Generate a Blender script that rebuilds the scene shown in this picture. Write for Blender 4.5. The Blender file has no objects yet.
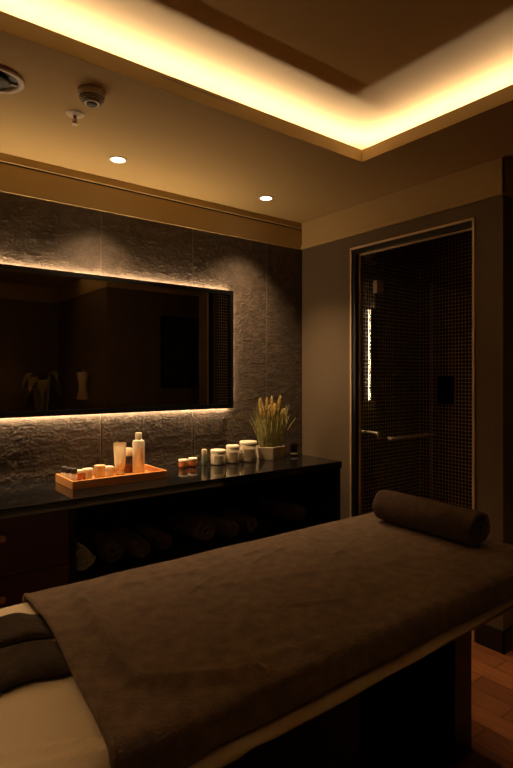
import bpy, bmesh, math, random
from math import sin, cos, pi, radians, sqrt, atan2
from mathutils import Vector, Matrix, noise

random.seed(7)
sc = bpy.context.scene
COL = sc.collection

# ------------------------------------------------------------------ helpers
def link_obj(name, me, parent=None):
    o = bpy.data.objects.new(name, me)
    COL.objects.link(o)
    if parent is not None:
        o.parent = parent
    return o

def build(name, bm, mat, parent=None, smooth=False, bevel=0.0, seg=2, loc=None, solid=0.0, subsurf=0, auto=None):
    bmesh.ops.recalc_face_normals(bm, faces=bm.faces[:])
    me = bpy.data.meshes.new(name)
    bm.to_mesh(me)
    bm.free()
    if mat:
        me.materials.append(mat)
    if smooth:
        for p in me.polygons:
            p.use_smooth = True
        if auto:
            me.set_sharp_from_angle(angle=radians(auto))
    o = link_obj(name, me, parent)
    if loc is not None:
        o.location = loc
    if solid:
        m = o.modifiers.new('solid', 'SOLIDIFY'); m.thickness = solid; m.offset = -1
    if bevel:
        m = o.modifiers.new('bevel', 'BEVEL'); m.width = bevel; m.segments = seg
        m.limit_method = 'ANGLE'; m.angle_limit = radians(40)
    if subsurf:
        m = o.modifiers.new('sub', 'SUBSURF'); m.levels = subsurf; m.render_levels = subsurf
    return o

def thing(name, label, cat, loc=(0, 0, 0), rz=0.0, group=None):
    o = bpy.data.objects.new(name, None)
    COL.objects.link(o)
    o.empty_display_size = 0.05
    o.location = loc
    o.rotation_euler = (0, 0, rz)
    return tag(o, label, cat, group)

def tag(o, label=None, cat=None, group=None, kind=None):
    if label: o['label'] = label
    if cat: o['category'] = cat
    if group: o['group'] = group
    if kind: o['kind'] = kind
    return o

def copy_thing(root, loc, label, rz=None, group=None, scale=None):
    r = root.copy(); COL.objects.link(r)
    r.location = loc
    if rz is not None: r.rotation_euler = (0, 0, rz)
    if scale is not None: r.scale = scale
    r['label'] = label
    if group: r['group'] = group
    for ch in list(root.children):
        k = ch.copy(); COL.objects.link(k); k.parent = r
        for g in list(ch.children):
            d = g.copy(); COL.objects.link(d); d.parent = k
    return r

def NB():
    return bmesh.new()

def box(bm, x0, x1, y0, y1, z0, z1):
    vs = [bm.verts.new((x, y, z)) for x in (x0, x1) for y in (y0, y1) for z in (z0, z1)]
    for idx in ((0, 1, 3, 2), (4, 6, 7, 5), (0, 4, 5, 1), (2, 3, 7, 6), (0, 2, 6, 4), (1, 5, 7, 3)):
        bm.faces.new([vs[i] for i in idx])
    return bm

def lathe(bm, prof, c=(0, 0, 0), n=40, cap0=True, cap1=True):
    rings = []
    for r, z in prof:
        rings.append([bm.verts.new((c[0] + r * cos(2 * pi * i / n), c[1] + r * sin(2 * pi * i / n), c[2] + z)) for i in range(n)])
    for a, b in zip(rings, rings[1:]):
        for i in range(n):
            j = (i + 1) % n
            bm.faces.new((a[i], a[j], b[j], b[i]))
    if cap0: bm.faces.new(rings[0][::-1])
    if cap1: bm.faces.new(rings[-1])
    return bm

def tube(bm, pts, rad, n=12):
    pts = [Vector(p) for p in pts]
    rings = []
    up = Vector((0, 0, 1))
    for i, p in enumerate(pts):
        t = (pts[min(i + 1, len(pts) - 1)] - pts[max(i - 1, 0)]).normalized()
        u = up if abs(t.dot(up)) < 0.95 else Vector((1, 0, 0))
        a = t.cross(u).normalized(); b = t.cross(a).normalized()
        r = rad[i] if isinstance(rad, (list, tuple)) else rad
        rings.append([bm.verts.new(p + a * r * cos(2 * pi * k / n) + b * r * sin(2 * pi * k / n)) for k in range(n)])
    for a, b in zip(rings, rings[1:]):
        for i in range(n):
            j = (i + 1) % n
            bm.faces.new((a[i], a[j], b[j], b[i]))
    bm.faces.new(rings[0][::-1]); bm.faces.new(rings[-1])
    return bm

# ------------------------------------------------------------------ materials
def mat(name, col, rough=0.5, metal=0.0, spec=0.5, bump=None, vary=None, sheen=0.0, trans=0.0, ior=1.45, coat=0.0):
    m = bpy.data.materials.new(name); m.use_nodes = True
    nt = m.node_tree; b = nt.nodes['Principled BSDF']
    b.inputs['Base Color'].default_value = (*col, 1)
    b.inputs['Roughness'].default_value = rough
    b.inputs['Metallic'].default_value = metal
    b.inputs['Specular IOR Level'].default_value = spec
    b.inputs['IOR'].default_value = ior
    if sheen:
        b.inputs['Sheen Weight'].default_value = sheen
        b.inputs['Sheen Roughness'].default_value = 0.6
        b.inputs['Sheen Tint'].default_value = (*[min(1, c * 4 + .1) for c in col], 1)
    if trans: b.inputs['Transmission Weight'].default_value = trans
    if coat: b.inputs['Coat Weight'].default_value = coat
    tc = nt.nodes.new('ShaderNodeTexCoord')
    if bump:
        sc_, st, dist = bump
        n = nt.nodes.new('ShaderNodeTexNoise'); n.inputs['Scale'].default_value = sc_; n.inputs['Detail'].default_value = 4
        nt.links.new(tc.outputs['Object'], n.inputs['Vector'])
        bp = nt.nodes.new('ShaderNodeBump'); bp.inputs['Strength'].default_value = st; bp.inputs['Distance'].default_value = dist
        nt.links.new(n.outputs['Fac'], bp.inputs['Height']); nt.links.new(bp.outputs['Normal'], b.inputs['Normal'])
    if vary:
        sc_, amt = vary[:2]
        n = nt.nodes.new('ShaderNodeTexNoise'); n.inputs['Scale'].default_value = sc_; n.inputs['Detail'].default_value = 5
        mp = nt.nodes.new('ShaderNodeMapping')
        if len(vary) > 2: mp.inputs['Scale'].default_value = vary[2]
        nt.links.new(tc.outputs['Object'], mp.inputs['Vector']); nt.links.new(mp.outputs['Vector'], n.inputs['Vector'])
        r = nt.nodes.new('ShaderNodeValToRGB')
        r.color_ramp.elements[0].position = 0.3; r.color_ramp.elements[1].position = 0.7
        r.color_ramp.elements[0].color = (*[c * (1 - amt) for c in col], 1)
        r.color_ramp.elements[1].color = (*[min(1, c * (1 + amt)) for c in col], 1)
        nt.links.new(n.outputs['Fac'], r.inputs['Fac']); nt.links.new(r.outputs['Color'], b.inputs['Base Color'])
    return m

def emis(name, col, s):
    m = bpy.data.materials.new(name); m.use_nodes = True
    nt = m.node_tree; nt.nodes.clear()
    e = nt.nodes.new('ShaderNodeEmission'); e.inputs['Color'].default_value = (*col, 1); e.inputs['Strength'].default_value = s
    o = nt.nodes.new('ShaderNodeOutputMaterial'); nt.links.new(e.outputs[0], o.inputs[0])
    return m

def pane_glass(name, tint, ior=1.5):
    m = bpy.data.materials.new(name); m.use_nodes = True
    nt = m.node_tree; nt.nodes.clear()
    t = nt.nodes.new('ShaderNodeBsdfTransparent'); t.inputs['Color'].default_value = (*tint, 1)
    g = nt.nodes.new('ShaderNodeBsdfGlossy'); g.inputs['Roughness'].default_value = 0.0
    fr = nt.nodes.new('ShaderNodeFresnel'); ge = nt.nodes.new('ShaderNodeNewGeometry'); mr = nt.nodes.new('ShaderNodeMapRange')
    mr.inputs['To Min'].default_value = ior; mr.inputs['To Max'].default_value = 1 / ior
    nt.links.new(ge.outputs['Backfacing'], mr.inputs['Value']); nt.links.new(mr.outputs[0], fr.inputs['IOR'])
    mx = nt.nodes.new('ShaderNodeMixShader'); o = nt.nodes.new('ShaderNodeOutputMaterial')
    nt.links.new(fr.outputs[0], mx.inputs[0]); nt.links.new(t.outputs[0], mx.inputs[1]); nt.links.new(g.outputs[0], mx.inputs[2])
    nt.links.new(mx.outputs[0], o.inputs[0])
    return m

def tile_mat(name, tile, grout, pitch, axes, gw=0.10):
    """square mosaic; axes = which object axes run along the rows and columns"""
    m = bpy.data.materials.new(name); m.use_nodes = True
    nt = m.node_tree; b = nt.nodes['Principled BSDF']
    tc = nt.nodes.new('ShaderNodeTexCoord'); sx = nt.nodes.new('ShaderNodeSeparateXYZ')
    nt.links.new(tc.outputs['Object'], sx.inputs[0])
    cx = nt.nodes.new('ShaderNodeCombineXYZ')
    nt.links.new(sx.outputs[axes[0]], cx.inputs[0]); nt.links.new(sx.outputs[axes[1]], cx.inputs[1])
    br = nt.nodes.new('ShaderNodeTexBrick'); br.offset = 0.0; br.squash = 1.0
    br.inputs['Scale'].default_value = 1.0
    br.inputs['Brick Width'].default_value = pitch; br.inputs['Row Height'].default_value = pitch
    br.inputs['Mortar Size'].default_value = pitch * gw; br.inputs['Mortar Smooth'].default_value = 0.1
    br.inputs['Color1'].default_value = (*tile, 1)
    br.inputs['Color2'].default_value = (*[c * 1.9 for c in tile], 1)
    br.inputs['Mortar'].default_value = (*grout, 1)
    nt.links.new(cx.outputs[0], br.inputs['Vector'])
    nt.links.new(br.outputs['Color'], b.inputs['Base Color'])
    mr = nt.nodes.new('ShaderNodeMapRange'); mr.inputs['To Min'].default_value = 0.16; mr.inputs['To Max'].default_value = 0.9
    nt.links.new(br.outputs['Fac'], mr.inputs['Value']); nt.links.new(mr.outputs[0], b.inputs['Roughness'])
    bp = nt.nodes.new('ShaderNodeBump'); bp.inputs['Strength'].default_value = 0.5; bp.inputs['Distance'].default_value = 0.002; bp.invert = True
    nt.links.new(br.outputs['Fac'], bp.inputs['Height']); nt.links.new(bp.outputs['Normal'], b.inputs['Normal'])
    return m

def parquet_mat():
    m = bpy.data.materials.new('oak parquet'); m.use_nodes = True
    nt = m.node_tree; b = nt.nodes['Principled BSDF']
    tc = nt.nodes.new('ShaderNodeTexCoord')
    mp = nt.nodes.new('ShaderNodeMapping'); mp.inputs['Rotation'].default_value = (0, 0, radians(90))
    nt.links.new(tc.outputs['Object'], mp.inputs['Vector'])
    br = nt.nodes.new('ShaderNodeTexBrick'); br.offset = 0.37
    br.inputs['Scale'].default_value = 1.0; br.inputs['Brick Width'].default_value = 0.55; br.inputs['Row Height'].default_value = 0.11
    br.inputs['Mortar Size'].default_value = 0.0018; br.inputs['Bias'].default_value = -0.1
    br.inputs['Color1'].default_value = (0.32, 0.110, 0.036, 1); br.inputs['Color2'].default_value = (0.17, 0.06, 0.022, 1)
    br.inputs['Mortar'].default_value = (0.03, 0.01, 0.005, 1)
    nt.links.new(mp.outputs['Vector'], br.inputs['Vector'])
    n = nt.nodes.new('ShaderNodeTexNoise'); n.inputs['Scale'].default_value = 9; n.inputs['Detail'].default_value = 6
    mp2 = nt.nodes.new('ShaderNodeMapping'); mp2.inputs['Scale'].default_value = (9, 1, 1)
    nt.links.new(tc.outputs['Object'], mp2.inputs['Vector']); nt.links.new(mp2.outputs['Vector'], n.inputs['Vector'])
    r = nt.nodes.new('ShaderNodeValToRGB')
    r.color_ramp.elements[0].position = 0.3; r.color_ramp.elements[0].color = (.72, .72, .72, 1)
    r.color_ramp.elements[1].position = 0.7; r.color_ramp.elements[1].color = (1.2, 1.2, 1.2, 1)
    nt.links.new(n.outputs['Fac'], r.inputs['Fac'])
    mx = nt.nodes.new('ShaderNodeMix'); mx.data_type = 'RGBA'; mx.blend_type = 'MULTIPLY'; mx.inputs[0].default_value = 1
    nt.links.new(br.outputs['Color'], mx.inputs[6]); nt.links.new(r.outputs['Color'], mx.inputs[7])
    nt.links.new(mx.outputs[2], b.inputs['Base Color'])
    b.inputs['Roughness'].default_value = 0.38
    return m

def wood_mat(name, c1, c2, scale=(3, 40, 40), rough=0.4):
    m = bpy.data.materials.new(name); m.use_nodes = True
    nt = m.node_tree; b = nt.nodes['Principled BSDF']
    tc = nt.nodes.new('ShaderNodeTexCoord'); mp = nt.nodes.new('ShaderNodeMapping'); mp.inputs['Scale'].default_value = scale
    n = nt.nodes.new('ShaderNodeTexNoise'); n.inputs['Scale'].default_value = 1.5; n.inputs['Detail'].default_value = 7; n.inputs['Distortion'].default_value = 0.6
    nt.links.new(tc.outputs['Object'], mp.inputs['Vector']); nt.links.new(mp.outputs['Vector'], n.inputs['Vector'])
    r = nt.nodes.new('ShaderNodeValToRGB')
    r.color_ramp.elements[0].position = 0.32; r.color_ramp.elements[0].color = (*c1, 1)
    r.color_ramp.elements[1].position = 0.68; r.color_ramp.elements[1].color = (*c2, 1)
    nt.links.new(n.outputs['Fac'], r.inputs['Fac']); nt.links.new(r.outputs['Color'], b.inputs['Base Color'])
    b.inputs['Roughness'].default_value = rough
    return m

def terry_mat(name, col, sheen=0.25):
    m = mat(name, col, 0.95, spec=0.1, sheen=sheen, bump=(170, 0.8, 0.006), vary=(26, 0.28))
    return m

M = {}
M['paint'] = mat('warm beige ceiling paint', (0.52, 0.38, 0.175), 0.75, spec=0.2)
M['wall'] = mat('taupe wall paint', (0.150, 0.108, 0.066), 0.6, spec=0.3, vary=(2.0, 0.08))
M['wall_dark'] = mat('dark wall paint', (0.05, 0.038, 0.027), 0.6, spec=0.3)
M['stone'] = mat('textured stone panel', (0.076, 0.058, 0.044), 0.55, spec=0.4, bump=(120, 0.35, 0.002), vary=(24, 0.25))
M['joint'] = mat('panel joint', (0.125, 0.10, 0.078), 0.6)
M['black_gloss'] = mat('black polished stone', (0.006, 0.006, 0.006), 0.06, spec=0.6)
M['black_matt'] = mat('black lacquer', (0.008, 0.007, 0.006), 0.35, spec=0.35)
M['black_frame'] = mat('black mirror frame', (0.004, 0.004, 0.004), 0.3, spec=0.3)
M['mirror'] = mat('mirror glass', (0.52, 0.49, 0.45), 0.0, metal=1.0)
M['cab'] = wood_mat('dark red brown veneer', (0.030, 0.010, 0.007), (0.045, 0.016, 0.011), (40, 40, 4), 0.35)
M['base'] = wood_mat('wenge veneer', (0.009, 0.006, 0.004), (0.016, 0.010, 0.007), (4, 40, 40), 0.4)
M['tray'] = wood_mat('orange bamboo', (0.54, 0.225, 0.065), (0.68, 0.32, 0.10), (4, 60, 60), 0.35)
M['terry'] = terry_mat('taupe terry cloth', (0.150, 0.104, 0.072))
M['terry_roll'] = terry_mat('dark taupe rolled towel', (0.088, 0.058, 0.040))
M['terry_dark'] = terry_mat('dark grey terry cloth', (0.050, 0.036, 0.026), 0.15)
M['terry_store'] = terry_mat('brown stored towel', (0.10, 0.072, 0.05))
M['terry_grey'] = terry_mat('pale grey stored towel', (0.30, 0.29, 0.25))
M['sheet'] = mat('cream sheet', (0.72, 0.58, 0.38), 0.85, spec=0.15, sheen=0.1, bump=(300, 0.15, 0.001))
M['mattress'] = mat('brown vinyl', (0.05, 0.035, 0.025), 0.5)
M['gold'] = mat('brushed gold metal', (0.64, 0.48, 0.29), 0.55, metal=0.5)
M['steel'] = mat('brushed steel', (0.68, 0.60, 0.48), 0.3, metal=0.55)
M['bronze'] = mat('dark bronze hinge', (0.34, 0.25, 0.18), 0.4, metal=0.5)
M['white_plastic'] = mat('off white plastic', (0.70, 0.62, 0.48), 0.45)
M['dark_plastic'] = mat('dark plastic', (0.02, 0.017, 0.014), 0.5)
M['cream'] = mat('cream ceramic', (0.62, 0.53, 0.38), 0.4)
M['cream_lid'] = mat('cream lid', (0.72, 0.63, 0.47), 0.5)
M['label'] = mat('printed label', (0.40, 0.32, 0.20), 0.6)
M['amber'] = mat('amber glass', (0.50, 0.15, 0.045), 0.15, coat=0.5)
M['sage'] = mat('sage green paper', (0.20, 0.23, 0.16), 0.6)
M['clear'] = pane_glass('clear tumbler glass', (0.97, 0.95, 0.92))
M['smoke'] = pane_glass('smoked glass', (0.62, 0.56, 0.50))
M['pot'] = mat('pale stone pot', (0.70, 0.60, 0.46), 0.55, vary=(30, 0.12))
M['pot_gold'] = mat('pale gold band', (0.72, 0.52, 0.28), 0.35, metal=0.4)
M['soil'] = mat('soil', (0.02, 0.014, 0.01), 0.9)
M['blade'] = mat('dry grass', (0.30, 0.28, 0.10), 0.6, vary=(40, 0.4))
M['plume'] = mat('golden plume', (0.82, 0.63, 0.28), 0.7, vary=(60, 0.35))
M['leaf'] = mat('olive leaf', (0.42, 0.34, 0.14), 0.4)
M['wax'] = mat('pale wax', (0.80, 0.66, 0.42), 0.5)
M['glass'] = pane_glass('clear pane', (0.90, 0.93, 0.90))
M['floor'] = parquet_mat()
M['mosaic_xz'] = tile_mat('mosaic on the x-z walls', (0.016, 0.013, 0.010), (0.78, 0.64, 0.45), 0.026, (0, 2))
M['mosaic_yz'] = tile_mat('mosaic on the y-z walls', (0.016, 0.013, 0.010), (0.78, 0.64, 0.45), 0.026, (1, 2))
M['mosaic_xy'] = tile_mat('mosaic on the floor', (0.016, 0.013, 0.010), (0.20, 0.17, 0.12), 0.026, (0, 1))
WARM = (1.0, 0.60, 0.24)
M['cove_led'] = emis('cove led', (1.0, 0.81, 0.66), 84.0)
M['mirror_led'] = emis('mirror led', (1.0, 0.69, 0.39), 84.0)
M['mirror_led_side'] = emis('mirror side led', (1.0, 0.69, 0.39), 42.0)
M['bulb'] = emis('downlight lens', (1.0, 0.80, 0.55), 5.0)

# ------------------------------------------------------------------ room shell
XR, YB = 2.583, 2.815            # right wall, mirror wall
ZC, ZF = 2.45, 2.265             # soffit, bottom of the painted band
OY0, OY1, OZ = 1.508, 2.342, 2.178   # shower opening
CY = 1.349                       # outer corner of the shower block

def struct(name, bm, m, parent=None, **k):
    o = build(name, bm, m, parent, **k)
    if parent is None: o['kind'] = 'structure'
    return o

bm = NB(); box(bm, -1.1, 4.05, -1.25, 2.95, -0.06, 0.0)
struct('floor', bm, M['floor'])

# mirror wall: backing, relief panels, joints
bm = NB(); box(bm, -1.1, 3.6, YB - 0.0008, 2.95, 0, 2.7)
wall_back = struct('wall_back', bm, M['joint'])

def relief(x, z, k):
    p = Vector((x * 44 + 31 * k, z * 92, 7.3 * k))
    q = Vector((x * 13 + 11 * k, z * 20, 2.1 * k))
    w = noise.noise(q) * 0.9
    a = 1 - abs(noise.noise(p + Vector((w, w * 1.4, 0)))) * 2
    b = noise.noise(Vector((x * 55, z * 95, k)))
    c = noise.noise(q * 1.7)
    amp = 0.55 + 0.6 * max(-.6, min(.8, c * 1.6))
    return 0.0024 * amp * max(0, a) + 0.0010 * b + 0.002

edges = [-1.1, -0.617, -0.042, 0.533, 1.108, 1.683, 2.258, 2.62]
for k in range(len(edges) - 1):
    x0, x1 = edges[k] + 0.0007, edges[k + 1] - 0.0007
    fine = k >= 3
    dx, dz = (0.0036, 0.0036) if fine else (0.04, 0.04)
    nx, nz = max(2, int((x1 - x0) / dx)), max(2, int((ZF + .02 - 0.55) / dz))
    bm = NB()
    g = []
    for i in range(nx + 1):
        row = []
        for j in range(nz + 1):
            x = x0 + (x1 - x0) * i / nx; z = 0.55 + (ZF + .02 - 0.55) * j / nz
            d = relief(x, z, k)
            if i in (0, nx): d = -0.002
            row.append(bm.verts.new((x, YB - d, z)))
        g.append(row)
    for i in range(nx):
        for j in range(nz):
            bm.faces.new((g[i][j], g[i + 1][j], g[i + 1][j + 1], g[i][j + 1]))
    build('wall_panel', bm, M['stone'], wall_back, smooth=True)
bm = NB(); box(bm, -1.1, XR + .03, YB - 0.004, YB + 0.01, 0, 0.55)
build('lower_panel', bm, M['stone'], wall_back)

# painted band and cornice over the mirror wall
bm = NB(); box(bm, -1.1, XR, YB - 0.007, YB + .01, ZF, 2.401)
struct('trim_1', bm, M['paint'], bevel=0.002)
bm = NB(); box(bm, -1.1, XR, YB - 0.003, YB + .01, 2.401, 2.410)
struct('trim_2', bm, M['black_matt'])
bm = NB(); box(bm, -1.1, XR, YB - 0.013, YB + .01, 2.410, ZC)
struct('trim_3', bm, M['paint'], bevel=0.002)

# right wall with the shower opening
bm = NB()
box(bm, XR, XR + .1, OY1, 2.95, 0, 2.7)
box(bm, XR, XR + .1, CY, OY0, 0, 2.7)
box(bm, XR, XR + .1, OY0, OY1, OZ, 2.7)
box(bm, XR + .1, 3.9, CY, CY + .1, 0, 2.7)
struct('wall_right', bm, M['wall'])
bm = NB()
box(bm, XR - .012, XR, CY - .012, YB - .013, ZF + .026, ZC)
box(bm, XR - .012, 3.9, CY - .012, CY, ZF + .026, ZC)
struct('trim_4', bm, M['paint'], bevel=0.002)
bm = NB()
box(bm, XR - .018, XR, CY - .018, YB - .007, ZF, ZF + .026)
box(bm, XR - .018, 3.9, CY - .018, CY, ZF, ZF + .026)
struct('trim_5', bm, M['paint'], bevel=0.003)
bm = NB()
box(bm, XR - .014, XR, CY - .014, OY0 - .022, 0, 0.112)
box(bm, XR - .014, XR, OY1 + .022, YB - .01, 0, 0.112)
box(bm, XR - .014, 3.9, CY - .014, CY, 0, 0.112)
struct('baseboard_right', bm, M['black_gloss'], bevel=0.004)

# shower room
bm = NB(); box(bm, XR + .1, 3.5, 2.42, 2.52, 0, 2.5); struct('wall_shower_left', bm, M['mosaic_xz'])
bm = NB(); box(bm, 3.42, 3.5, CY + .1, 2.42, 0, 2.5); struct('wall_shower_back', bm, M['mosaic_yz'])
bm = NB(); box(bm, XR + .1, 3.42, CY + .1, CY + .11, 0, 2.5); struct('wall_shower_right', bm, M['mosaic_xz'])
bm = NB(); box(bm, XR + .1, 3.42, CY + .11, 2.42, 0, 0.012); struct('floor_shower', bm, M['mosaic_xy'])
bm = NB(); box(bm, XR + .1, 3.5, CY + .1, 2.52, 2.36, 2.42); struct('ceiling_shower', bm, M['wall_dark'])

# the rest of the room behind the camera, seen in the mirror
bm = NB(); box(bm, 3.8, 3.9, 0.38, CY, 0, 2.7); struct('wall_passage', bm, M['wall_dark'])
bm = NB(); box(bm, 2.1, 3.9, 0.28, 0.38, 0, 2.7); box(bm, 2.1, 2.2, -1.15, 0.28, 0, 2.7)
struct('wall_corner', bm, M['wall'])
bm = NB(); box(bm, -1.1, 2.2, -1.25, -1.15, 0, 2.7); struct('wall_front', bm, M['wall'])
bm = NB(); box(bm, -1.1, -1.0, -1.15, 2.82, 0, 2.7); struct('wall_left', bm, M['wall'])
bm = NB()
box(bm, 2.088, 3.8, 0.38, 0.392, ZF, ZC); box(bm, 2.088, 2.1, -1.138, 0.38, ZF, ZC)
box(bm, -1.0, 2.088, -1.15, -1.138, ZF, ZC); box(bm, -1.0, -0.988, -1.138, YB - .013, ZF, ZC)
struct('trim_6', bm, M['paint'])

# ceiling: dropped soffit with an opening, lip, flat upper ceiling, led strips behind the lip
TX0, TX1, TY0, TY1 = -0.45, 2.074, -0.35, 1.813
ZU, ZL = 2.612, 2.511
bm = NB()
w = .02
box(bm, -1.1, 4.05, TY1 + w, 2.95, ZC, ZC + .018); box(bm, -1.1, 4.05, -1.25, TY0 - w, ZC, ZC + .018)
box(bm, -1.1, TX0 - w, TY0 - w, TY1 + w, ZC, ZC + .018); box(bm, TX1 + w, 4.05, TY0 - w, TY1 + w, ZC, ZC + .018)
ceiling = struct('ceiling', bm, M['paint'])
bm = NB(); w = .02
box(bm, TX0 - w, TX1 + w, TY1, TY1 + w, ZC, ZL); box(bm, TX0 - w, TX1 + w, TY0 - w, TY0, ZC, ZL)
box(bm, TX0 - w, TX0, TY0, TY1, ZC, ZL); box(bm, TX1, TX1 + w, TY0, TY1, ZC, ZL)
build('tray_lip', bm, M['paint'], ceiling)
bm = NB(); box(bm, -1.1, 4.05, -1.25, 2.95, ZU, ZU + .05)
build('upper_ceiling', bm, M['paint'], ceiling)
bm = NB(); e = .30
box(bm, TX0 - e - .02, TX1 + e + .02, TY1 + e, TY1 + e + .02, ZC + .018, ZU); box(bm, TX0 - e - .02, TX1 + e + .02, TY0 - e - .02, TY0 - e, ZC + .018, ZU)
box(bm, TX0 - e - .02, TX0 - e, TY0 - e, TY1 + e, ZC + .018, ZU); box(bm, TX1 + e, TX1 + e + .02, TY0 - e, TY1 + e, ZC + .018, ZU)
build('cove_back', bm, M['paint'], ceiling)
ay, ax, lw, z0, z1 = 0.085, 0.115, 0.012, ZC + .019, ZC + .027
for (a, b, c, d) in ((TX0 - ax, TX1 + ax, TY1 + ay, TY1 + ay + lw), (TX0 - ax, TX1 + ax, TY0 - ay - lw, TY0 - ay),
                     (TX0 - ax - lw, TX0 - ax, TY0 - ay, TY1 + ay), (TX1 + ax, TX1 + ax + lw, TY0 - ay, TY1 + ay)):
    bm = NB(); box(bm, a, b, c, d, z0, z1)
    build('led_channel', bm, M['white_plastic'], ceiling)
    bm = NB(); bm.faces.new([bm.verts.new(v) for v in ((a, c, z1 + .0006), (b, c, z1 + .0006), (b, d, z1 + .0006), (a, d, z1 + .0006))])
    build('led_strip', bm, M['cove_led'], ceiling)

# slim slot in the lip
bm = NB(); box(bm, .95, 1.30, TY1 - .0015, TY1 + .004, ZL - .015, ZL - .011)
s = build('slot_diffuser', bm, M['bronze'])
tag(s, 'thin dark slot in the front edge of the ceiling tray', 'air slot')
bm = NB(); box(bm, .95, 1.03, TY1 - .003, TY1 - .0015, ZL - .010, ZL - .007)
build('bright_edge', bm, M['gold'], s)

# ------------------------------------------------------------------ ceiling fittings
def downlight(x, y, label):
    t = thing('downlight', label, 'ceiling light', (x, y, ZC), 0, 'recessed ceiling spots')
    bm = NB(); lathe(bm, [(.044, .0), (.045, -.003), (.040, -.005), (.035, -.003), (.034, .0)], n=48, cap0=False, cap1=False)
    build('trim_ring', bm, M['white_plastic'], t, smooth=True)
    bm = NB(); lathe(bm, [(.0345, -.0005), (.034, -.0025), (.02, -.0032)], n=40)
    build('lens', bm, M['bulb'], t, smooth=True)
    return t
D1 = (1.087, 2.536); D2 = (2.033, 2.536)
downlight(*D1, 'lit round recessed ceiling spot over the wooden tray, nearer the smoke detector')
downlight(*D2, 'lit round recessed ceiling spot near the far corner of the room')
def spot(x, y, energy, size=92):
    l = bpy.data.lights.new('spot_beam', 'SPOT'); l.energy = energy; l.color = (1.0, 0.645, 0.34)
    l.spot_size = radians(size); l.spot_blend = 1.0; l.shadow_soft_size = 0.03
    o = bpy.data.objects.new('spot_beam', l); COL.objects.link(o); o.location = (x, y, ZC - .008)
    return o
spot(*D1, 78.0); spot(*D2, 78.0); spot(.141, 2.536, 45.0); spot(-.60, 1.0, 34.0, 74); spot(2.45, .85, 36.0, 36)  # last three beams are added light from out of view, with no fittings

# smoke detector
t = thing('smoke_detector', 'white domed smoke detector with dark vents on the lowered ceiling', 'smoke detector', (.75, 1.994, ZC))
bm = NB(); lathe(bm, [(.052, 0), (.053, -.012), (.049, -.02)], n=48, cap1=True); build('base', bm, M['white_plastic'], t, smooth=True, auto=40)
bm = NB(); lathe(bm, [(.046, -.019), (.047, -.024), (.040, -.034), (.030, -.044), (.028, -.046)], n=48); build('chamber', bm, M['white_plastic'], t, smooth=True, auto=40)
for i in range(4):
    r = .0452 - i * .0045; z = -.027 - i * .0052
    bm = NB(); lathe(bm, [(r - .002, z + .0014), (r + .0014, z + .0014), (r + .0006, z - .0016), (r - .002, z - .0018)], n=48); build('vent_slot', bm, M['dark_plastic'], t)
bm = NB(); lathe(bm, [(.020, -.0455), (.020, -.049), (.015, -.052)], n=32); build('cap', bm, M['dark_plastic'], t, smooth=True, auto=40)

# sprinkler
t = thing('fire_sprinkler', 'small pendent sprinkler with pale round plate in front of the smoke detector', 'sprinkler', (.758, 2.204, ZC))
bm = NB(); lathe(bm, [(.036, 0), (.036, -.002), (.030, -.006), (.012, -.008)], n=40); build('escutcheon', bm, M['white_plastic'], t, smooth=True, auto=40)
bm = NB(); lathe(bm, [(.008, -.006), (.008, -.018), (.006, -.02)], n=20); build('body', bm, M['bronze'], t, smooth=True, auto=40)
bm = NB()
for s_ in (-1, 1): tube(bm, [(s_ * .006, 0, -.018), (s_ * .010, 0, -.027), (s_ * .006, 0, -.038), (0, 0, -.042)], .0022, 8)
build('yoke', bm, M['bronze'], t, smooth=True)
bm = NB(); lathe(bm, [(.003, -.018), (.0032, -.040)], n=12); build('bulb', bm, M['amber'], t, smooth=True)
bm = NB(); lathe(bm, [(.013, -.042), (.013, -.0435), (.004, -.045)], n=24); build('deflector', bm, M['white_plastic'], t, smooth=True, auto=40)

# round air valve
t = thing('air_valve', 'large round ceiling air valve cut by the left edge of the picture', 'vent', (.440, 2.110, ZC)); t.scale = (1.15, 1.15, 1)
bm = NB(); lathe(bm, [(.082, 0), (.084, -.006), (.078, -.012), (.066, -.010), (.060, .004)], n=56, cap0=False, cap1=False); build('rim', bm, M['white_plastic'], t, smooth=True)
bm = NB(); lathe(bm, [(.064, -.001), (.064, -.002)], n=48); build('throat', bm, M['dark_plastic'], t)
bm = NB(); lathe(bm, [(.012, -.002), (.030, -.010), (.041, -.013), (.034, -.018), (.0, -.020)][:4], n=40); build('disc', bm, M['dark_plastic'], t, smooth=True)
bm = NB(); tube(bm, [(-.062, 0, -.006), (.062, 0, -.006)], .004, 8); build('crossbar', bm, M['steel'], t)

# ------------------------------------------------------------------ mirror
MX0, MX1, MZ0, MZ1 = 0.08, 1.952, 1.168, 1.906
MYF = 2.765
mir = thing('wall_mirror', 'wide black framed mirror lit from behind on the textured dark wall', 'mirror', ((MX0 + MX1) / 2, MYF, MZ0))
def loc_build(name, bm, m, root, **k):
    bm.transform(Matrix.Translation(-Vector(root.location)))
    return build(name, bm, m, root, **k)
fw = .024
bm = NB()
box(bm, MX0, MX1, MYF, MYF + .03, MZ0, MZ0 + fw + .004); box(bm, MX0, MX1, MYF, MYF + .03, MZ1 - fw, MZ1)
box(bm, MX0, MX0 + fw, MYF, MYF + .03, MZ0 + fw + .004, MZ1 - fw); box(bm, MX1 - fw, MX1, MYF, MYF + .03, MZ0 + fw + .004, MZ1 - fw)
loc_build('frame', bm, M['black_frame'], mir)
bm = NB(); box(bm, MX0 + fw - .002, MX1 - fw + .002, MYF + .010, MYF + .016, MZ0 + fw, MZ1 - fw + .002)
loc_build('glass', bm, M['mirror'], mir)
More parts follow.
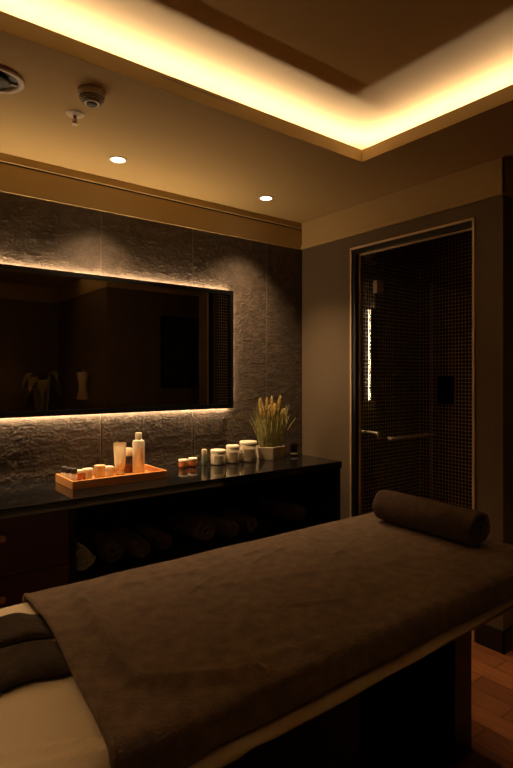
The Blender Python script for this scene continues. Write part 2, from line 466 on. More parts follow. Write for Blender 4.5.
bm = NB(); box(bm, MX0 + .03, MX1 - .03, MYF + .028, YB - .0095, MZ0 + .03, MZ1 - .03)
loc_build('backing', bm, M['black_matt'], mir)
q = .012
ya, yb = MYF + .0315, MYF + .0405
def strip(quad, mk='mirror_led'):
    bm = NB(); bm.faces.new([bm.verts.new(v) for v in quad]); loc_build('light_strip', bm, M[mk], mir)
for zz in (MZ1 - .001, MZ0 + .002):
    strip(((MX0 + .02, ya, zz), (MX1 - .012, ya, zz), (MX1 - .012, yb, zz), (MX0 + .02, yb, zz)))
for xx in (MX1 - .001, MX0 + .001):
    strip(((xx, ya, MZ0 + .012), (xx, yb, MZ0 + .012), (xx, yb, MZ1 - .012), (xx, ya, MZ1 - .012)), 'mirror_led_side')
bm = NB()
box(bm, MX0 + .004, MX1 - .004, ya, yb, MZ1 - .03, MZ1 - .003); box(bm, MX0 + .004, MX1 - .004, ya, yb, MZ0 + .004, MZ0 + .03)
box(bm, MX1 - .03, MX1 - .003, ya, yb, MZ0 + .03, MZ1 - .03); box(bm, MX0 + .003, MX0 + .03, ya, yb, MZ0 + .03, MZ1 - .03)
loc_build('light_channel', bm, M['black_matt'], mir)

# ------------------------------------------------------------------ counter
CZ, CT, CYF, CX1 = 0.846, 0.042, 2.285, 2.43
bm = NB(); box(bm, -0.9, CX1, CYF, 2.801, CZ - CT, CZ)
o = build('countertop', bm, M['black_gloss'], bevel=.002)
tag(o, 'long polished black countertop along the textured wall under the mirror', 'countertop')

cab = thing('drawer_cabinet', 'dark red-brown drawer cabinet under the left end of the black countertop', 'cabinet', (0.3, 2.58, 0))
bm = NB(); box(bm, -.18, .772, CYF + .045, 2.79, .06, CZ - CT - .001); loc_build('body', bm, M['cab'], cab)
bm = NB(); box(bm, -.16, .75, CYF + .07, 2.78, 0, .06); loc_build('plinth', bm, M['black_matt'], cab)
for zz0, zz1 in ((.57, .80), (.32, .565), (.07, .315)):
    bm = NB(); box(bm, -.175, .770, CYF + .027, CYF + .044, zz0, zz1); d = loc_build('drawer', bm, M['cab'], cab, bevel=.002)
    bm = NB(); hx, hz = .50, (zz0 + zz1) / 2 + .04
    lathe(bm, [(.006, 0), (.006, .012), (.013, .016), (.014, .022), (.010, .026)], n=24)
    bm.transform(Matrix.Translation((hx, CYF + .027, hz)) @ Matrix.Rotation(radians(90), 4, 'X')); bm.transform(Matrix.Translation(-Vector(cab.location)))
    build('knob', bm, M['bronze'], d, smooth=True)

sh = thing('open_shelf_unit', 'black open shelf unit holding rolled towels under the countertop', 'shelf unit', (1.6, 2.58, 0))
bm = NB(); box(bm, .80, CX1 - .02, CYF + .03, 2.79, .455, .480); loc_build('shelf', bm, M['black_matt'], sh)
bm = NB(); box(bm, .776, .80, CYF + .03, 2.79, 0, CZ - CT - .001); loc_build('side_panel', bm, M['black_matt'], sh)
bm = NB(); box(bm, CX1 - .03, CX1 - .002, CYF + .01, 2.79, 0, CZ - CT - .001); loc_build('side_panel', bm, M['black_matt'], sh)
bm = NB(); box(bm, .80, CX1 - .03, 2.775, 2.79, 0, CZ - CT - .001); loc_build('back_panel', bm, M['black_matt'], sh)
bm = NB(); box(bm, .80, CX1 - .03, CYF + .05, 2.775, .06, .085); loc_build('lower_shelf', bm, M['black_matt'], sh)

# ------------------------------------------------------------------ rolled towels
def spiral_roll(r_out, length, turns=3.6, th=.016, seed=0, nl=26, sag=0.0):
    """rolled towel lying along +y, centre of the roll at the origin"""
    bm = NB(); n = int(turns * 30)
    r_in = max(.006, r_out - turns * th * 1.02)
    prev = None
    for j in range(nl + 1):
        y = -length / 2 + length * j / nl
        ring = []
        edge = min(1.0, min(j, nl - j) / 2.0)
        for i in range(n + 1):
            t_ = i / n; a = 2 * pi * turns * t_ + seed
            r = r_in + (r_out - r_in) * t_
            r += .0022 * noise.noise(Vector((cos(a) * 2, y * 14, seed + t_ * 3))) * 1.5
            r -= (1 - edge) * .004 * t_
            z = r * sin(a); x = r * cos(a)
            if z < 0: z *= 1 - sag
            yy = y + .004 * noise.noise(Vector((cos(a) * 1.5, sin(a) * 1.5, seed))) * (1 if j in (0, nl) else 0) + .003 * sin(t_ * 9) * (1 if j > nl / 2 else -1) * (1 - edge)
            ring.append(bm.verts.new((x, yy, z)))
        if prev:
            for i in range(n): bm.faces.new((prev[i], prev[i + 1], ring[i + 1], ring[i]))
        prev = ring
    return bm

# bolster on the table
TZ = 0.739
o = build('rolled_towel', spiral_roll(.072, .47, 3.4, .017, 2.2, 34, .05), M['terry_roll'], smooth=True, solid=.0155, loc=(1.865, 1.285, TZ + .070))
o.rotation_euler = (0, 0, radians(-3))
tag(o, 'tightly rolled dark taupe towel lying across the far end of the massage table', 'towel')

# stored rolls on the shelf, front ends towards the room
ST = .480
first = None
rolls = [(.862, .062, 0, 'pale grey rolled towel at the left end of the open shelf, beside the drawer cabinet', 'terry_grey'),
         (1.000, .064, .4, 'dark rolled towel right beside the pale grey roll on the open shelf', 'terry_store'),
         (1.150, .052, 1.7, 'dark rolled towel, third from the drawer cabinet on the open shelf', 'terry_store'),
         (1.290, .052, 2.9, 'dark rolled towel on the open shelf just left of the plumpest brown roll', 'terry_store'),
         (1.520, .068, 3.7, 'plumpest brown rolled towel in the middle of the open shelf', 'terry_store'),
         (1.690, .050, 4.4, 'small brown rolled towel just right of the plumpest roll on the shelf', 'terry_store'),
         (1.850, .048, 5.0, 'small dark rolled towel below the pale jars, second from the right on the shelf', 'terry_store'),
         (2.180, .060, 5.6, 'brown rolled towel at the far right end of the open shelf', 'terry_store')]
for i, (x, r, sd, lab, mk) in enumerate(rolls):
    o = build('rolled_towel', spiral_roll(r, .34, 3.0, .015, sd, 16, .06), M[mk], smooth=True, solid=.0135, loc=(x, 2.575 + .02 * sin(i * 2.3), ST + r * .955))
    o.rotation_euler = (0, 0, radians(3 * sin(i * 1.9)))
    tag(o, lab, 'towel', 'rolled towels on the open shelf')

# ------------------------------------------------------------------ massage table
TXA, TXB, TYA, TYB = -0.02, 1.985, 0.868, 1.645
tab = thing('massage_table', 'long massage table on a dark wooden base in the foreground', 'massage table', (1.0, 1.26, 0))
bm = NB(); box(bm, TXA + .01, TXB - .01, TYA + .012, TYB - .012, .585, .712); loc_build('mattress', bm, M['mattress'], tab, bevel=.03, seg=4)
bm = NB(); box(bm, TXA + .10, TXB - .09, TYA + .10, TYB - .06, .545, .584); loc_build('top_frame', bm, M['base'], tab, bevel=.004)
BY0 = 1.064
bm = NB(); box(bm, .20, 1.209, BY0, 1.50, .0, .545); loc_build('cabinet_block', bm, M['base'], tab, bevel=.003)
bm = NB(); box(bm, 1.705, 1.814, BY0, 1.50, .0, .545); loc_build('leg_panel', bm, M['base'], tab, bevel=.003)
bm = NB(); box(bm, 1.209, 1.705, 1.42, 1.50, .0, .545); loc_build('back_panel', bm, M['black_matt'], tab)
bm = NB(); box(bm, 1.209, 1.705, BY0 + .01, 1.42, .0, .05); loc_build('bottom_panel', bm, M['black_matt'], tab)
bm = NB(); box(bm, .235, 1.18, BY0 - .014, BY0 - .001, .06, .50); loc_build('door', bm, M['base'], tab, bevel=.003)

def drape_point(s, t, x0, x1, y0, y1, top, rnd, f):
    def fold(v, lo, hi):
        L = rnd * pi / 2
        if v < lo: e = lo - v; sg = -1; b = lo
        elif v > hi: e = v - hi; sg = 1; b = hi
        else: return v, 0.0
        if e < L: return b + sg * rnd * sin(e / rnd), rnd * (1 - cos(e / rnd))
        return b + sg * (rnd + .03 * (e - L)), rnd + (e - L)
    x, d1 = fold(s, x0, x1); y, d2 = fold(t, y0, y1)
    dx, dy, dz = f(s, t, d1, d2)
    return Vector((x + dx, y + dy, top - max(d1, d2) + dz))

def drape(x0, x1, y0, y1, top, rnd, ext, f, nx=200, ny=120, skirt=None):
    """cloth over a box: ext = (left, right, near, far) overhang of each side measured along the cloth"""
    bm = NB(); g = []
    s0, s1 = x0 - ext[0], x1 + ext[1]; t0, t1 = y0 - ext[2], y1 + ext[3]
    for i in range(nx + 1):
        row = []
        for j in range(ny + 1):
            s = s0 + (s1 - s0) * i / nx; t = t0 + (t1 - t0) * j / ny
            if skirt: s, t = skirt(s, t)
            row.append(bm.verts.new(drape_point(s, t, x0, x1, y0, y1, top, rnd, f)))
        g.append(row)
    for i in range(nx):
        for j in range(ny):
            bm.faces.new((g[i][j], g[i + 1][j], g[i + 1][j + 1], g[i][j + 1]))
    return bm

def bumpf(x, c, w):
    return math.exp(-((x - c) / w) ** 2)

def sheet_f(s, t, d1, d2):
    z = .0012 * noise.noise(Vector((s * 6, t * 6, 3)))
    # pulled creases near the towel at the near edge
    for k, (a, b) in enumerate(((.0, 0), (.035, .3))):
        u_ = (t - .902 - a) + (s - .33) * (.34 + .15 * k)
        z += .015 * bumpf(u_, 0, .009) * max(0, min(1, (s - .05) / .3)) * (1 if s < .6 else 0.3)
    dy = 0
    if d2 > .056 and t < 1.2:
        k = (d2 - .056) / .05
        dy = (.006 * noise.noise(Vector((s * 7, 0, 9))) - .004 * sin(s * 5.0 + 1) - .034 * max(0, min(1, (1.75 - s) / .9))) * k
    return 0, dy, z
bm = drape(TXA + .025, TXB - .025, TYA + .025, TYB - .025, .719, .022, (.09, .09, .106, .106), sheet_f, 170, 130)
o = build('cream_sheet', bm, M['sheet'], smooth=True, solid=.003)
tag(o, 'smooth cream sheet covering the massage table under the dark towels', 'sheet')

FOLD = [(.525, 1.47), (.513, 1.33), (.487, 1.18), (.475, 1.09), (.490, 1.02), (.535, .970), (.60, .94), (.70, .905)]
CREASE = [(1.02, 1.50), (1.18, 1.53), (1.10, 1.44), (1.28, 1.50), (.95, 1.12), (1.12, 1.05), (1.32, 1.30), (1.46, 1.36), (.80, 1.35), (.93, 1.42), (1.50, 1.15), (1.62, 1.10)]
def seg_dist(x, y, a, b):
    ux, uy = b[0] - a[0], b[1] - a[1]
    k = max(0, min(1, ((x - a[0]) * ux + (y - a[1]) * uy) / (ux * ux + uy * uy)))
    return sqrt((x - a[0] - k * ux) ** 2 + (y - a[1] - k * uy) ** 2)
def towel_f(s, t, d1, d2):
    z = .0022 * noise.noise(Vector((s * 5, t * 5, 1))) + .0012 * noise.noise(Vector((s * 17, t * 17, 4)))
    top = 1.0 if (d1 < .005 and d2 < .005) else 0.3
    # a soft fold that follows the left hem and turns along the near edge
    d = min(seg_dist(s, t, FOLD[i], FOLD[i + 1]) for i in range(len(FOLD) - 1))
    z += (.020 * bumpf(d, 0, .019)) * top
    d = min(seg_dist(s, t, CREASE[i], CREASE[i + 1]) for i in range(0, len(CREASE) - 1, 2)) if s > .7 else 1
    z += .006 * bumpf(d, 0, .010) * top
    z += .007 * bumpf(t - .935 - .05 * sin(s * 4), 0, .02) * bumpf(s, .75, .35)
    z += .006 * bumpf((t - 1.28) + (s - 1.1) * .35, 0, .02) * bumpf(s, 1.15, .3) * top
    z += .005 * bumpf((t - 1.5) + (s - .9) * .12, 0, .016) * bumpf(s, .9, .3) * top
    z += .005 * bumpf((t - 1.40) - (s - 1.35) * .5, 0, .018) * bumpf(s, 1.3, .2) * top
    # lies over the folded towel on the left
    z += .022 * max(0, 1 - max(0, s - .405) / .11) * bumpf(t, 1.33, .16) ** 0.8
    dy = 0
    if d2 > .02:
        k = (d2 - .02) / .08
        dy = (.006 * noise.noise(Vector((s * 5, 2, 2))) - .004) * k * (1 if t < 1.2 else -1)
    return 0, dy, z
TLX = .415
def towel_skirt(s, t):
    # left edge of the towel runs slightly askew
    k = (t - 1.26)
    w_ = max(0, 1 - (s - (TLX)) / .6)
    q = 1.64 - t
    return s + w_ * (.003 - .10 * q * q + .004 * sin(t * 9)), t
bm = drape(-9.0, TXB - .010, TYA + .015, TYB - .015, .7385, .026, (-9.0 - TLX, .085, .092, .060), towel_f, 230, 150, towel_skirt)
big = build('bath_towel', bm, M['terry'], smooth=True, solid=.010)
tag(big, 'large dark taupe towel spread over most of the massage table', 'towel')
bm = NB()
pts = []
for j in range(90):
    t_ = TYA + .015 - .092 + (TYB - TYA - .03 + .152) * j / 89
    s_ = towel_skirt(TLX, t_)[0]
    pts.append(drape_point(s_, t_, -9.0, TXB - .010, TYA + .015, TYB - .015, .7385, .026, lambda *a: towel_f(a[0], a[1], 0.0, a[3])) + Vector((0, 0, -.004)))
tube(bm, pts, .0065, 10)
build('hem', bm, M['terry'], big, smooth=True)

# folded towel at the left end, tucked under the large one
def folded_towel():
    bm = NB(); nx, n = 50, 64
    for lobe, (yc, hw, hh, zb) in enumerate(((1.257, .086, .017, .7225), (1.430, .078, .015, .7225))):
        prev = None
        for i in range(nx + 1):
            x = -.10 + .530 * i / nx
            ring = []
            pinch = 1 - .20 * bumpf(x, .33, .06) + .05 * noise.noise(Vector((x * 9, lobe, 1)))
            shrink = min(1, (nx - i) / 5 + .25)
            for k in range(n):
                a = 2 * pi * k / n
                ca, sa = cos(a), sin(a)
                ex = abs(ca) ** .55 * (1 if ca > 0 else -1); ez = abs(sa) ** .7 * (1 if sa > 0 else -1)
                h = hh * (1 + .45 * noise.noise(Vector((x * 7, lobe * 5, 8)))) * shrink * (1 if x < .36 else max(.35, 1 - (x - .36) / .09))
                yy = yc + (-.020 if lobe == 0 else .006) * bumpf(x, .36, .055) + hw * ex * pinch + .012 * noise.noise(Vector((x * 6, lobe * 4, 2))) * (1 if lobe == 0 else -.3)
                zz = zb + h + h * ez
                if sa > 0: zz += .008 * noise.noise(Vector((x * 11, yy * 16, 5 + lobe)))
                ring.append(bm.verts.new((x, yy, zz)))
            if prev:
                for k in range(n):
                    kk = (k + 1) % n
                    bm.faces.new((prev[k], prev[kk], ring[kk], ring[k]))
            else: bm.faces.new(ring[::-1])
            prev = ring
        bm.faces.new(prev)
    return bm
o = build('folded_towel', folded_towel(), M['terry_dark'], smooth=True)
tag(o, 'dark folded towel with a slit on the cream sheet, tucked under the large towel', 'towel')

# ------------------------------------------------------------------ wooden tray
tx0, tx1, ty0, ty1, th_ = .833, 1.318, 2.455, 2.705, .040
tray = thing('wooden_tray', 'rectangular orange-brown wooden tray of toiletries on the black countertop', 'tray', ((tx0 + tx1) / 2, (ty0 + ty1) / 2, CZ))
bm = NB(); box(bm, tx0 + .004, tx1 - .004, ty0 + .004, ty1 - .004, CZ + .0005, CZ + .011); loc_build('bottom', bm, M['tray'], tray)
for a in ((tx0, tx1, ty0, ty0 + .011), (tx0, tx1, ty1 - .011, ty1), (tx0, tx0 + .011, ty0 + .011, ty1 - .011), (tx1 - .011, tx1, ty0 + .011, ty1 - .011)):
    bm = NB(); box(bm, *a, CZ + .0005, CZ + th_); loc_build('side', bm, M['tray'], tray, bevel=.0015)
TF = CZ + .0112

def jar(name, label, x, y, z, r, h, body, lid, group=None, lidh=.3, cat='jar', lr=1.03, label_part=None):
    t = thing(name, label, cat, (x, y, z), 0, group)
    hb = h * (1 - lidh)
    bm = NB(); lathe(bm, [(r * .90, 0), (r * .97, .003), (r, .008), (r, hb - .004), (r * .95, hb)], n=40); build('body', bm, M[body], t, smooth=True, auto=50)
    bm = NB(); lathe(bm, [(r * lr, hb + .0005), (r * lr * 1.01, hb + .003), (r * lr * 1.01, h - .004), (r * lr * .96, h - .001), (r * .4, h)], n=40); build('lid', bm, M[lid], t, smooth=True, auto=50)
    if label_part:
        bm = NB(); n = 20; z0_, z1_ = hb * .25, hb * .75
        vs = [[bm.verts.new((r * 1.008 * cos(radians(205 + 80 * i / n)), r * 1.008 * sin(radians(205 + 80 * i / n)), zz)) for i in range(n + 1)] for zz in (z0_, z1_)]
        for i in range(n): bm.faces.new((vs[0][i], vs[0][i + 1], vs[1][i + 1], vs[1][i]))
        build('paper_label', bm, M[label_part], t, smooth=True)
    return t

# three little dark vials
for x, y, lab in ((.864, 2.664, 'tiny dark vial with black cap, back one of three at the tray corner'),
                  (.870, 2.622, 'tiny dark vial with black cap, middle one of three at the tray corner'),
                  (.886, 2.590, 'tiny dark vial with black cap, front one of three, beside the orange jar')):
    t = thing('vial', lab, 'bottle', (x, y, TF), 0, 'little vials on the tray'); t.scale = (1.15, 1.15, 1.4)
    bm = NB(); lathe(bm, [(.011, 0), (.0125, .002), (.0125, .026), (.008, .031), (.007, .034)], n=28); build('body', bm, M['white_plastic'], t, smooth=True, auto=50)
    bm = NB(); lathe(bm, [(.0125, .030), (.013, .032), (.013, .046), (.011, .048)], n=28); build('cap', bm, M['dark_plastic'], t, smooth=True, auto=50)
jar('cosmetic_jar', 'small orange jar with pale lid on the tray, right of the dark vials', .920, 2.625, TF, .024, .050, 'amber', 'cream_lid', 'small jars on the tray')
jar('cosmetic_jar', 'small pale jar with white lid on the tray, left of the candle glass', .967, 2.630, TF, .025, .052, 'cream', 'cream_lid', 'small jars on the tray', lidh=.35)
jar('cosmetic_jar', 'low white jar on the tray between the candle glass and the tube', 1.085, 2.650, TF, .026, .048, 'cream', 'cream_lid', 'small jars on the tray', lidh=.35)

t = thing('candle_glass', 'clear tumbler with a pale candle inside on the wooden tray', 'candle', (1.018, 2.600, TF))
bm = NB(); lathe(bm, [(.024, 0), (.026, .002), (.030, .088), (.0285, .088), (.0245, .006), (.002, .006)], n=40); build('tumbler', bm, M['clear'], t, smooth=True, auto=50)
bm = NB(); lathe(bm, [(.0235, .0065), (.0275, .066), (.004, .068)], n=32); build('wax', bm, M['wax'], t, smooth=True, auto=50)
bm = NB(); tube(bm, [(0, 0, .067), (.001, 0, .077)], .001, 6); build('wick', bm, M['dark_plastic'], t)

# standing tube
t = thing('cream_tube', 'pale beige squeeze tube standing on its cap on the tray', 'tube', (1.142, 2.640, TF), radians(-25))
bm = NB(); lathe(bm, [(.019, 0), (.021, .002), (.021, .024), (.019, .026)], n=32); build('cap', bm, M['cream_lid'], t, smooth=True, auto=50)
bm = NB(); n = 40; rings = []
for z_, a_, b_ in ((.026, .020, .020), (.032, .025, .025), (.06, .0275, .024), (.10, .030, .017), (.14, .032, .006), (.148, .0325, .0022), (.166, .0325, .0020)):
    rings.append([bm.verts.new((a_ * cos(2 * pi * i / n), b_ * sin(2 * pi * i / n), z_)) for i in range(n)])
for a, b in zip(rings, rings[1:]):
    for i in range(n): bm.faces.new((a[i], a[(i + 1) % n], b[(i + 1) % n], b[i]))
bm.faces.new(rings[0][::-1]); bm.faces.new(rings[-1]); build('body', bm, M['wax'], t, smooth=True, auto=50)

# spray bottle
t = thing('spray_bottle', 'small clear bottle with white cap between the tube and tall bottle', 'bottle', (1.203, 2.676, TF)); t.scale = (1.12, 1.12, 1.16)
bm = NB(); lathe(bm, [(.021, 0), (.0235, .002), (.0235, .066), (.018, .074), (.010, .078)], n=36); build('body', bm, M['smoke'], t, smooth=True, auto=50)
bm = NB(); lathe(bm, [(.0205, .003), (.0212, .036)], n=32); build('liquid', bm, M['amber'], t, smooth=True, auto=50)
bm = NB(); lathe(bm, [(.0195, .076), (.020, .078), (.020, .108), (.018, .111)], n=32); build('cap', bm, M['cream_lid'], t, smooth=True, auto=50)

# tall bottle
t = thing('lotion_bottle', 'tallest cream bottle with narrow cap at the right end of the tray', 'bottle', (1.242, 2.630, TF), radians(20))
bm = NB(); lathe(bm, [(.029, 0), (.0315, .003), (.0315, .160), (.029, .170), (.016, .176), (.015, .180)], n=40); build('body', bm, M['cream_lid'], t, smooth=True, auto=50)
bm = NB(); lathe(bm, [(.017, .178), (.0175, .180), (.0175, .210), (.0165, .212)], n=32); build('cap', bm, M['cream_lid'], t, smooth=True, auto=50)
bm = NB(); n = 16
vs = [[bm.verts.new((.0318 * cos(radians(205 + 40 * i / n)), .0318 * sin(radians(205 + 40 * i / n)), zz)) for i in range(n + 1)] for zz in (.035, .135)]
for i in range(n): bm.faces.new((vs[0][i], vs[0][i + 1], vs[1][i + 1], vs[1][i]))
build('paper_label', bm, M['wax'], t, smooth=True)

# ------------------------------------------------------------------ on the countertop
CB = CZ + .0006
jar('amber_jar', 'small amber jar with white lid, first right of the wooden tray', 1.541, 2.680, CB, .026, .048, 'amber', 'cream_lid', 'amber jars', lidh=.28)
jar('amber_jar', 'small amber jar with white lid, next to the slim green tube', 1.606, 2.684, CB, .026, .050, 'amber', 'cream_lid', 'amber jars', lidh=.28)
t = thing('balm_tube', 'slim sage green tube with pale cap between amber and cream jars', 'tube', (1.690, 2.690, CB))
bm = NB(); lathe(bm, [(.0155, 0), (.0162, .002), (.0162, .056)], n=32); build('body', bm, M['sage'], t, smooth=True, auto=50)
bm = NB(); lathe(bm, [(.0162, .0565), (.0165, .058), (.0165, .088), (.0145, .091)], n=32); build('cap', bm, M['label'], t, smooth=True, auto=50)
jar('cream_jar', 'smallest of the three cream lidded jars, beside the slim green tube', 1.763, 2.655, CB, .0435, .088, 'cream', 'cream_lid', 'three cream jars', lidh=.2, label_part='label')
jar('cream_jar', 'middle one of the three cream lidded jars on the black countertop', 1.867, 2.650, CB, .040, .106, 'cream', 'cream_lid', 'three cream jars', lidh=.17, label_part='label')
jar('cream_jar', 'largest of the three cream lidded jars, beside the potted grass', 1.976, 2.640, CB, .052, .124, 'cream', 'cream_lid', 'three cream jars', lidh=.16, label_part='label')

# potted dried grass
px, py = 2.165, 2.655
pg = thing('potted_grass', 'dried golden ornamental grass in a pale faceted pot on the countertop', 'plant', (px, py, CB), radians(8)); pg.scale = (1.24, 1.24, 1.0)
bm = NB(); n = 6
def hexring(bm, r, z): return [bm.verts.new((r * 1.12 * cos(radians(60 * i)), r * .86 * sin(radians(60 * i)), z)) for i in range(n)]
rs = [hexring(bm, .074, 0), hexring(bm, .082, .078), hexring(bm, .074, .078), hexring(bm, .070, .066)]
for a, b in zip(rs, rs[1:]):
    for i in range(n): bm.faces.new((a[i], a[(i + 1) % n], b[(i + 1) % n], b[i]))
bm.faces.new(rs[0][::-1]); pot = build('pot', bm, M['pot'], pg, bevel=.002)
bm = NB(); bm.faces.new(hexring(bm, .0705, .0665)); build('soil', bm, M['soil'], pg)
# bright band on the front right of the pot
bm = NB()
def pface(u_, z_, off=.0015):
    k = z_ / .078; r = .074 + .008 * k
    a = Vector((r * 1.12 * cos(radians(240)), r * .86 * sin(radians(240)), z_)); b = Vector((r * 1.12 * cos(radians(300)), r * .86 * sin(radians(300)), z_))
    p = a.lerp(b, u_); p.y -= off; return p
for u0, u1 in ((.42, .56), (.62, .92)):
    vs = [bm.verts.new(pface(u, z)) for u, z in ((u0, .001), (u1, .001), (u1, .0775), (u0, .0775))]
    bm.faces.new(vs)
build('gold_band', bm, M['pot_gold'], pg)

def blade(bm, base, az, lean, h, w, bend):
    d = Vector((cos(az), sin(az), 0)); s_ = Vector((-sin(az), cos(az), 0)); prev = None
    for i in range(9):
        t_ = i / 8
        p = base + d * (lean * t_ + bend * t_ * t_) + Vector((0, 0, h * (t_ - .12 * bend * 6 * t_ * t_)))
        ww = w * (1 - t_) ** .6 * .5 + .0003
        q_ = (bm.verts.new(p - s_ * ww), bm.verts.new(p + d * ww * .4), bm.verts.new(p + s_ * ww))
        if prev:
            bm.faces.new((prev[0], prev[1], q_[1], q_[0])); bm.faces.new((prev[1], prev[2], q_[2], q_[1]))
        prev = q_
random.seed(11)
bm = NB()
for i in range(190):
    a = random.uniform(0, 2 * pi); r = .06 * sqrt(random.random())
    base = Vector((r * 1.1 * cos(a), r * .8 * sin(a), .064))
    az = a + random.uniform(-.7, .7)
    h = random.uniform(.13, .29)
    blade(bm, base, az, random.uniform(.005, .055), h, random.uniform(.0035, .006), random.uniform(0, .03))
for az, ln, h in ((.12, .085, .28), (.3, .06, .21), (3.0, .075, .26), (3.3, .05, .30), (2.7, .05, .18), (-.3, .09, .19), (.0, .05, .24)):
    for k in range(2): blade(bm, Vector((.05 * cos(az), .03 * sin(az), .064)), az + random.uniform(-.15, .15), ln, h, .006, .018)
build('grass_blades', bm, M['blade'], pg)

def plume(rnd, h0, L, dx, dy):
    bm = NB()
    base = Vector((dx * .35, dy * .35, .066)); top = Vector((dx, dy, h0 + L))
    tube(bm, [base, base.lerp(top, .5) + Vector((dx * .05, 0, .01)), top], .0011, 6)
    ax_ = (top - base).normalized()
    for i in range(260):
        t_ = rnd.random(); a = rnd.uniform(0, 2 * pi)
        p = base.lerp(top, ((h0 - .066) + L * t_) / (h0 + L - .066))
        side = Vector((cos(a), sin(a), 0))
        prof = (.25 + .75 * sin(pi * min(1, t_ * .8 + .15))) * .015
        e = p + side * prof * rnd.uniform(.5, 1.1) + ax_ * rnd.uniform(.014, .032)
        s_ = side.cross(ax_) * rnd.uniform(.0013, .0024)
        m_ = p.lerp(e, .5)
        v = [bm.verts.new(p), bm.verts.new(m_ + s_), bm.verts.new(e), bm.verts.new(m_ - s_)]
        bm.faces.new(v)
    return bm
rnd = random.Random(5)
for dx, dy, h0, L in ((-.082, -.01, .255, .115), (-.060, .02, .235, .120), (-.035, -.03, .215, .105), (-.012, .015, .265, .100), (.012, -.02, .225, .105),
                      (.030, .02, .265, .105), (.050, -.02, .280, .100), (.062, .03, .225, .100), (.088, .0, .185, .100), (-.025, .04, .240, .100), (.022, .045, .235, .10), (.075, -.025, .205, .085)):
    build('plume', plume(rnd, h0, L, dx, dy), M['plume'], pg)

# little glass; its steel band is added to catch a sparkle
t = thing('small_glass', 'small dark glass with an added steel band for sparkle at the right end of the countertop', 'glass', (2.352, 2.640, CB))
bm = NB(); lathe(bm, [(.022, 0), (.024, .002), (.025, .075), (.0235, .075), (.0225, .006), (.002, .006)], n=36); build('tumbler', bm, M['smoke'], t, smooth=True, auto=50)
bm = NB(); lathe(bm, [(.0245, .008), (.0252, .010), (.0252, .018), (.0245, .020)], n=36, cap0=False, cap1=False); build('band', bm, M['steel'], t, smooth=True)

# ------------------------------------------------------------------ shower front
fr = thing('shower_enclosure', 'gold framed glass shower front with its clear door standing open into the dark shower', 'shower', (XR, (OY0 + OY1) / 2, 0))
bm = NB(); w_, p_ = .011, .008
box(bm, XR - p_, XR, OY1 - .002, OY1 + w_, 0, OZ + w_); box(bm, XR - p_, XR, OY0 - w_, OY0 + .002, 0, OZ + w_); box(bm, XR - p_, XR, OY0 + .002, OY1 - .002, OZ - .002, OZ + w_)
loc_build('outer_trim', bm, M['gold'], fr)
bm = NB()
box(bm, XR, XR + .04, OY1 - .030, OY1 - .002, 0, OZ - .002); box(bm, XR, XR + .04, OY0 + .002, OY0 + .006, 0, OZ - .002); box(bm, XR, XR + .04, OY0 + .006, OY1 - .030, OZ - .030, OZ - .002)
loc_build('jamb', bm, M['black_matt'], fr)
bm = NB()
box(bm, XR + .030, XR + .046, OY1 - .042, OY1 - .0302, 0, OZ - .0302); box(bm, XR + .030, XR + .046, OY0 + .0062, OY1 - .042, OZ - .040, OZ - .0302)
loc_build('inner_trim', bm, M['gold'], fr)

DY = 2.176
DY = 2.176
bm = NB(); box(bm, XR + .034, XR + .042, DY + .004, OY1 - .043, .014, OZ - .041); fx = loc_build('side_pane', bm, M['glass'], fr)
def sub(name, bm, m, par, **k):
    bm.transform(Matrix.Translation(-Vector(fr.location))); return build(name, bm, m, par, **k)
bm = NB(); tube(bm, [(XR + .043, OY1 - .046, 1.012), (XR + .075, OY1 - .050, 1.012), (XR + .085, OY1 - .075, 1.012), (XR + .085, DY + .03, 1.010), (XR + .080, DY + .02, 1.000), (XR + .080, DY + .018, .975)], .0085, 10)
sub('reflection_bar', bm, M['steel'], fx, smooth=True)  # bent bar standing in for the handle's reflection in the pane
bm = NB(); box(bm, XR + .046, 3.195, DY - .004, DY + .004, .02, 2.01); dr = loc_build('door', bm, M['glass'], fr)
bm = NB(); box(bm, 3.1955, 3.200, DY - .006, DY + .006, .02, 2.01); sub('edge_strip', bm, M['label'], dr)  # pale strip added as the light line on the door's glass edge
for hz in (1.925, .18):
    bm = NB(); box(bm, XR + .026, XR + .092, DY - .016, DY + .016, hz - .040, hz + .040); sub('hinge', bm, M['bronze'], dr, bevel=.003)
bm = NB()
hx0, hx1, hz = 2.712, 3.135, .978
tube(bm, [(hx0 - .02, DY - .05, hz), (hx1 + .02, DY - .05, hz)], .0075, 14)
tube(bm, [(hx0 + .02, DY - .05, hz), (hx0 + .02, DY - .004, hz)], .009, 12); tube(bm, [(hx1 - .02, DY - .05, hz), (hx1 - .02, DY - .004, hz)], .009, 12)
sub('handle', bm, M['steel'], dr, smooth=True, auto=60)

mx = thing('shower_mixer', 'black square control panel on the back wall of the shower', 'shower mixer', (3.42, 2.20, 1.27))
bm = NB(); box(bm, -.022, 0, -.062, .062, -.10, .10); build('plate', bm, M['black_gloss'], mx, bevel=.004)
for zz in (.045, -.045):
    bm = NB(); lathe(bm, [(.022, 0), (.022, .03), (.018, .034)], n=28); bm.transform(Matrix.Translation((-.022, 0, zz)) @ Matrix.Rotation(radians(-90), 4, 'Y')); build('knob', bm, M['black_matt'], mx, smooth=True, auto=50)

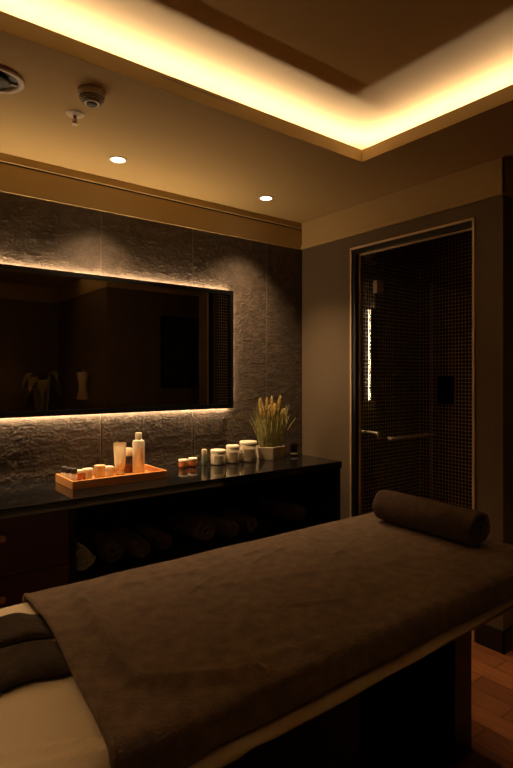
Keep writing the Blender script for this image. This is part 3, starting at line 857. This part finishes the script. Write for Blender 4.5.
# ------------------------------------------------------------------ behind the camera, seen in the mirror
pp = thing('potted_plant', 'leafy plant seen as a reflection at the lower left of the mirror', 'plant', (1.82, -.85, 0))
bm = NB(); lathe(bm, [(.12, 0), (.15, .03), (.18, .34), (.165, .34), (.155, .30)], n=36, cap1=True); build('pot', bm, M['black_matt'], pp, smooth=True, auto=50)
random.seed(3)
for i in range(11):
    az = i * 2.4; L = random.uniform(.20, .36); h = random.uniform(1.0, 1.34)
    bm = NB(); prev = None
    d = Vector((cos(az), sin(az), 0)); s_ = Vector((-sin(az), cos(az), 0))
    tube(bm, [Vector((0, 0, .3)) + d * .03, Vector((0, 0, .3 + h * .5)) + d * .05, Vector((0, 0, .3 + h * .85)) + d * .09], .006, 8)
    for k in range(11):
        t_ = k / 10
        p = Vector((0, 0, .3 + h * .85)) + d * (.09 + L * t_ * .62) + Vector((0, 0, .15 * t_ * L / .2 - .26 * t_ * t_ * L / .2))
        ww = .055 * sin(pi * (t_ * .93 + .05)) + .001
        q_ = (bm.verts.new(p - s_ * ww + Vector((0, 0, .012))), bm.verts.new(p), bm.verts.new(p + s_ * ww + Vector((0, 0, .012))))
        if prev:
            bm.faces.new((prev[0], prev[1], q_[1], q_[0])); bm.faces.new((prev[1], prev[2], q_[2], q_[1]))
        prev = q_
    build('leaf', bm, M['leaf'], pp, smooth=True)

hk = thing('hand_towel', 'pale hand towel hanging on the wall, seen only in the mirror', 'towel', (2.1, -.15, 1.41))
bm = NB(); n = 24; prev = None
for j in range(15):
    t_ = j / 14; z = -.29 * t_
    w = .085 * (1 - .35 * sin(pi * t_)) + .01 * sin(t_ * 7); d = .055 + .01 * cos(t_ * 6)
    ring = [bm.verts.new((-.058 + d * .9 * cos(2 * pi * i / n) * (1 + .15 * sin(5 * 2 * pi * i / n)), w * sin(2 * pi * i / n) + .01 * t_, z)) for i in range(n)]
    if prev:
        for i in range(n): bm.faces.new((prev[i], prev[(i + 1) % n], ring[(i + 1) % n], ring[i]))
    else: bm.faces.new(ring)
    prev = ring
bm.faces.new(prev); build('cloth', bm, M['wax'], hk, smooth=True, auto=60)
bm = NB(); tube(bm, [(0, 0, .0), (-.05, 0, .01), (-.06, 0, .03)], .006, 8); build('hook', bm, M['steel'], hk, smooth=True)

pc = thing('framed_picture', 'black framed dark picture on the passage wall, reflected in the mirror', 'picture', (2.985, .38, 1.24))
bm = NB(); box(bm, -.29, .29, 0, .025, 0, .77); build('frame', bm, M['black_frame'], pc, bevel=.003)
bm = NB(); box(bm, -.26, .26, .025, .027, .03, .74); build('canvas', bm, M['dark_plastic'], pc)

# ------------------------------------------------------------------ world, camera, view
wd = bpy.data.worlds.new('World'); sc.world = wd; wd.use_nodes = True
wd.node_tree.nodes['Background'].inputs[0].default_value = (0, 0, 0, 1)
wd.node_tree.nodes['Background'].inputs[1].default_value = 0.0

cam = bpy.data.cameras.new('camera'); co = bpy.data.objects.new('camera', cam); COL.objects.link(co)
co.location = (0, 0, 1.37); co.rotation_euler = (radians(90), 0, radians(-37.7))
cam.sensor_fit = 'VERTICAL'; cam.sensor_height = 36; cam.lens = 535.5 / 768 * 36
cam.shift_y = -8 / 768
cam.clip_start = 0.02
cam.dof.use_dof = True; cam.dof.focus_distance = 2.9; cam.dof.aperture_fstop = 7.0
sc.camera = co

vs = sc.view_settings
vs.view_transform = 'Standard'; vs.look = 'None'; vs.gamma = 1.0; vs.use_curve_mapping = False
vs.exposure = 0.68
cy = sc.cycles
cy.max_bounces = 10; cy.diffuse_bounces = 5; cy.glossy_bounces = 6; cy.transmission_bounces = 8; cy.transparent_max_bounces = 12
cy.caustics_reflective = False; cy.caustics_refractive = False
cy.sample_clamp_indirect = 4.0
